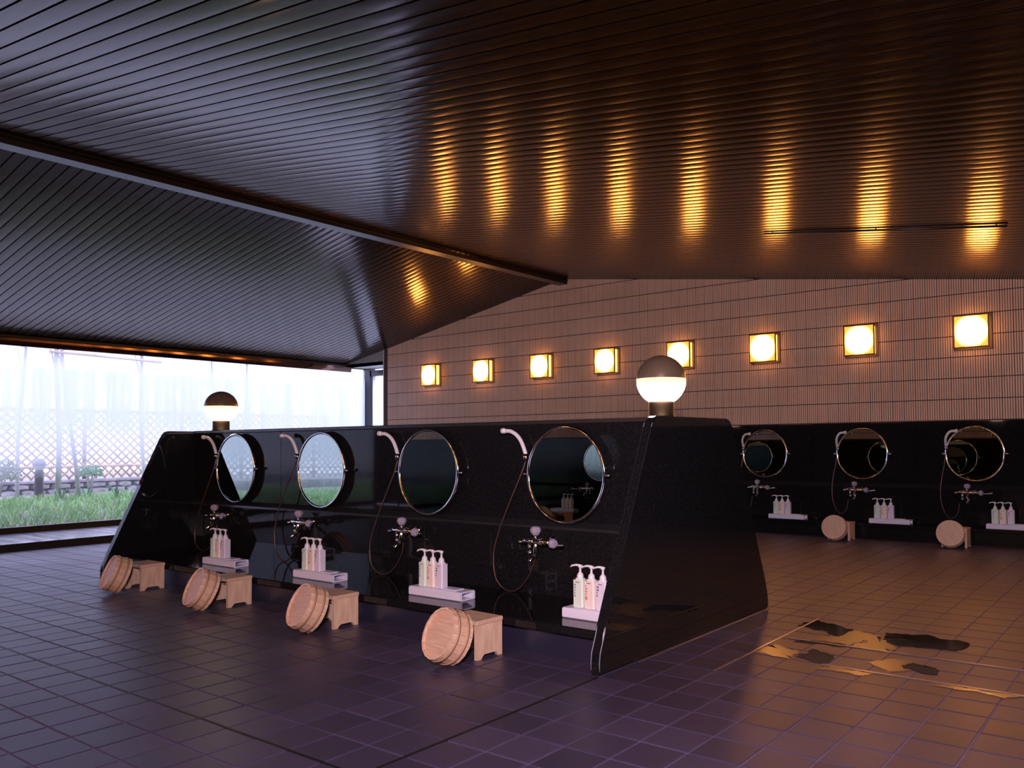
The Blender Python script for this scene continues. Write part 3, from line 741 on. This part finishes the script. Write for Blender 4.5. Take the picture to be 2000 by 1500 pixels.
# bamboo lattice fence
M_BAM = mat('bamboo_tan', (.62, .40, .20), .6, build=lambda nt, b: nt.links.new(ramp(nt, noise(nt, pos(nt), 3, 3), [(.3, (.40, .24, .12)), (.6, (.68, .46, .24)), (.8, (.76, .60, .36))]), b.inputs['Base Color']))
fe = thing('bamboo_fence', 'diagonal bamboo lattice fence standing outside behind the stone wall', 'fence', (-16.15, 0, 0))
mb = MB(); y0, y1, z0, z1 = -6.0, 12.0, .50, 1.74
step = .15
for s in (1, -1):
    c = y0-(z1-z0)
    while c < y1+(z1-z0):
        a = (c, z0) if s > 0 else (c, z1); b = (c+(z1-z0), z1) if s > 0 else (c+(z1-z0), z0)
        ya, za = a; yb, zb_ = b
        def clip(yy): return za+(zb_-za)*(yy-ya)/(yb-ya)
        A = (max(ya, y0), clip(max(ya, y0))); B = (min(yb, y1), clip(min(yb, y1)))
        if B[0]-A[0] > .05: mb.tube([(.012*s, A[0], A[1]), (.012*s, B[0], B[1])], .017, 5)
        c += step
link('lattice', mb.mesh('lattice', M_BAM), fe, kind='stuff')
for z in (.72, 1.73): part('rail', lambda: MB().tube([(.045, y0, z), (.045, y1, z)], .024, 8), M_BAM, fe)
for yy in (-5.9, -4.1, -2.3, -.5, 1.3, 3.1, 4.9, 6.7, 8.5, 10.3, 11.9): part('post', lambda: MB().tube([(-.05, yy, .3), (-.05, yy, 1.80)], .035, 8), M_BEAM, fe)
# tree trunks
M_BARK = mat('grey_green_bark', (.36, .38, .33), .85, build=lambda nt, b: nt.links.new(ramp(nt, noise(nt, pos(nt, (1, 1, .3)), 8, 3), [(.3, (.24, .27, .22)), (.7, (.48, .50, .44))]), b.inputs['Base Color']))
tr = [(-14.0, 5.41, -.01, .042, 'mossy straight trunk just right of the garden bollard'), (-14.0, 5.70, -.10, .032, 'slim leaning trunk second right of the garden bollard'), (-14.3, 6.85, -.02, .035, 'slim straight trunk beside the slanted end panel'),
      (-14.8, 5.15, .03, .03, 'thin trunk seen hazily left of the bollard'), (-14.9, 9.05, .02, .03, 'faint trunk seen through the fog near the left globe lamp'), (-15.2, 8.6, -.02, .025, 'faint thin trunk between fence and globe lamp')]
for k, (x, y, lean, r, l) in enumerate(tr):
    z0 = gz(x)-.05; pts = [(x+.02*math.sin(q*1.3+k), y+lean*q+.02*math.sin(q*2+k), z0+q) for q in [j*.5 for j in range(9)]]
    m_ = MB().tube(pts, [r*(1-.05*j) for j in range(9)], 10)
    for j in (4, 5, 6, 7):
        p = Vector(pts[j]); d = (1 if j % 2 else -1); m_.tube([p, p+Vector((-.1, d*.04, .35)), p+Vector((-.2, d*.07, .7))], [r*.4, r*.3, r*.15], 6)
    tag(link('tree_trunk', m_.mesh('tree_trunk', M_BARK)), l, 'tree', 'slim tree trunks in the garden')
# bollard lamp
bo = thing('garden_bollard', 'dark bollard light with a round grey head outside the window', 'lamp', (-14.0, 5.16, gz(-14.0)-.01))
part('post', lambda: MB().lathe([(.058, 0), (.058, .46), (.05, .48)], 20), M_BEAM, bo)
part('lens', lambda: MB().lathe([(.05, .48), (.07, .50), (.085, .545)], 20), mat('clear_lens', (.6, .6, .65), .2), bo)
part('cap', lambda: MB().lathe([(.085, .545), (.092, .56), (.085, .60), (.06, .64), (.03, .658), (1e-4, .662)], 20), mat('grey_bollard_cap', (.22, .22, .28), .4), bo)
# leafy shrubs and lily leaves
M_LEAF = mat('shrub_leaf', (.22, .30, .12), .6)
M_LEAF2 = mat('lily_leaf', (.10, .34, .10), .5)
def shrub(x, y, z, r, n, seed, label, m):
    rnd = random.Random(seed); t = thing('garden_shrub', label, 'shrub', (x, y, z))
    def fol():
        mb = MB()
        for k in range(n):
            a = rnd.uniform(0, 2*PI); e = rnd.uniform(-.2, 1.0); rr = r*rnd.random()**.4
            c = Vector((rr*math.cos(a)*math.cos(e), rr*math.sin(a)*math.cos(e), .35*r+rr*math.sin(e)))
            d = Vector((rnd.gauss(0, 1), rnd.gauss(0, 1), rnd.gauss(0, 1))).normalized(); s = d.orthogonal().normalized()
            L, w_ = rnd.uniform(.02, .035), rnd.uniform(.008, .013)
            mb.add([c-d*L, c+s*w_, c+d*L, c-s*w_], [(0, 1, 2, 3)])
        return mb
    o = part('foliage', fol, m, t); o['kind'] = 'stuff'
    def st():
        mb = MB()
        for k in range(6):
            a = k*1.05; mb.tube([(0, 0, -.3), (.3*r*math.cos(a), .3*r*math.sin(a), .1*r), (.6*r*math.cos(a), .6*r*math.sin(a), .6*r)], [.012, .008, .003], 5)
        return mb
    part('stem', st, M_BARK, t)
shrub(-14.2, 4.68, gz(-14)+.28, .30, 900, 1, 'rounded olive green shrub left of the garden bollard', M_LEAF)
shrub(-15.6, 6.55, .52, .20, 500, 2, 'small leafy clump between the two trunks at the fence foot', M_LEAF2)
shrub(-15.5, 8.30, .55, .26, 700, 3, 'green leafy clump by the fence beside the slanted end panel', M_LEAF2)
for k, (x, y) in enumerate(((-13.7, 5.35), (-13.8, 5.75), (-13.6, 6.1), (-13.7, 6.5), (-13.8, 6.9))):
    mb = MB(); rnd = random.Random(20+k)
    for j in range(14):
        a = rnd.uniform(0, 2*PI); L = rnd.uniform(.16, .28); w_ = rnd.uniform(.010, .016); s = Vector((-math.sin(a), math.cos(a), 0))*w_
        d = Vector((math.cos(a), math.sin(a), 0)); p1 = d*L*.35+Vector((0, 0, L*.75)); p2 = d*L*.85+Vector((0, 0, L*.85))
        mb.add([-s*.5, s*.5, p1+s, p1-s, p2], [(0, 1, 2, 3), (3, 2, 4)], True)
    o = link('lily_plant', mb.mesh('lily_plant', M_LEAF2), loc=(x, y, gz(x)))
    tag(o, 'arching strap-leaved green clump, %s from the bollard in the row on the bank' % ['first', 'second', 'third', 'fourth', 'fifth'][k], 'plant', 'strap-leaved clumps on the bank')
# horizontal bamboo pole high outside
tag(link('bamboo_pole', MB().tube([(-13.935, 5.25, 2.53), (-14.02, 5.9, 2.53), (-14.235, 7.1, 2.52)], .022, 8).mesh('bamboo_pole', M_BAM)), 'horizontal tan bamboo pole tied high between the garden trees', 'pole')

# puddles last
def pool(pts, seed, m, label, z):
    rnd = random.Random(seed); P = [Vector((a, b, 0)) for a, b in pts]; c = sum(P, Vector())/len(P); ring = []
    for i in range(len(P)):
        a, b = P[i], P[(i+1) % len(P)]
        for k in range(7):
            q = a.lerp(b, k/7); j = (b-a).length*.06+.006; ring.append(q-c+Vector((rnd.uniform(-j, j), rnd.uniform(-j, j), 0)))
    n = len(ring)
    o = link('puddle', MB().add([(0, 0, .0004)]+[tuple(p) for p in ring], [(0, k+1, (k+1) % n+1) for k in range(n)], True).mesh('puddle', m), loc=(c.x, c.y, z))
    tag(o, label, 'puddle', 'wet patches on the floor right of the island'); return o
pool([(-1.35, 4.60), (-1.15, 4.67), (-.90, 4.62), (-.93, 4.42), (-1.12, 4.37), (-1.26, 4.36)], 2, M_PUD, 'large dark puddle beyond the steel strips, right of the island end', .0024)
pool([(-1.79, 4.50), (-1.78, 4.72), (-1.66, 4.66), (-1.50, 4.58), (-1.53, 4.36), (-1.62, 4.48)], 3, M_PUD, 'small dark puddle closest to the island end panel', .0024)
pool([(-1.545, 3.87), (-1.53, 4.04), (-1.40, 3.985), (-1.395, 3.80)], 4, M_PUD, 'dark square puddle filling one tile by the nearer steel strip', .0024)
pool([(-1.68, 4.14), (-1.66, 4.20), (-1.42, 4.235), (-1.42, 4.19)], 5, M_PUD, 'narrow dark streak of water along the farther steel strip', .0024)
pool([(-1.08, 3.95), (-1.06, 4.06), (-.93, 4.02), (-.92, 3.90)], 6, M_PUD, 'tiny dark puddle between the two steel strips', .0024)
pool([(-1.75, 3.84), (-1.73, 4.03), (-1.57, 3.97), (-1.56, 3.80)], 7, M_WET_AMBER, 'wet patch with painted amber reflection nearest the island end panel', .0019)
pool([(-1.60, 4.25), (-1.50, 4.60), (-1.34, 4.50), (-1.42, 4.21)], 8, M_WET_AMBER, 'wet patch with painted amber reflection between the small and large dark puddles', .0019)
pool([(-1.38, 4.21), (-1.36, 4.52), (-1.20, 4.42), (-1.20, 4.19)], 9, M_WET_AMBER, 'wet patch with painted amber reflection on the near left edge of the large dark puddle', .0019)
pool([(-1.24, 3.97), (-1.12, 4.12), (-.98, 3.97), (-1.10, 3.84)], 10, M_WET_AMBER, 'wet patch with painted amber reflection between the two steel strips', .0019)
pool([(-.92, 3.74), (-.80, 3.785), (-.55, 3.785), (-.60, 3.735)], 11, M_WET_AMBER, 'wet streak with painted amber reflection on the near side of the nearer steel strip, farthest right', .0019)
pool([(-1.40, 3.72), (-1.34, 3.78), (-1.15, 3.78), (-1.18, 3.72)], 12, M_WET_AMBER, 'wet streak with painted amber reflection on the near side of the nearer steel strip, leftmost', .0019)
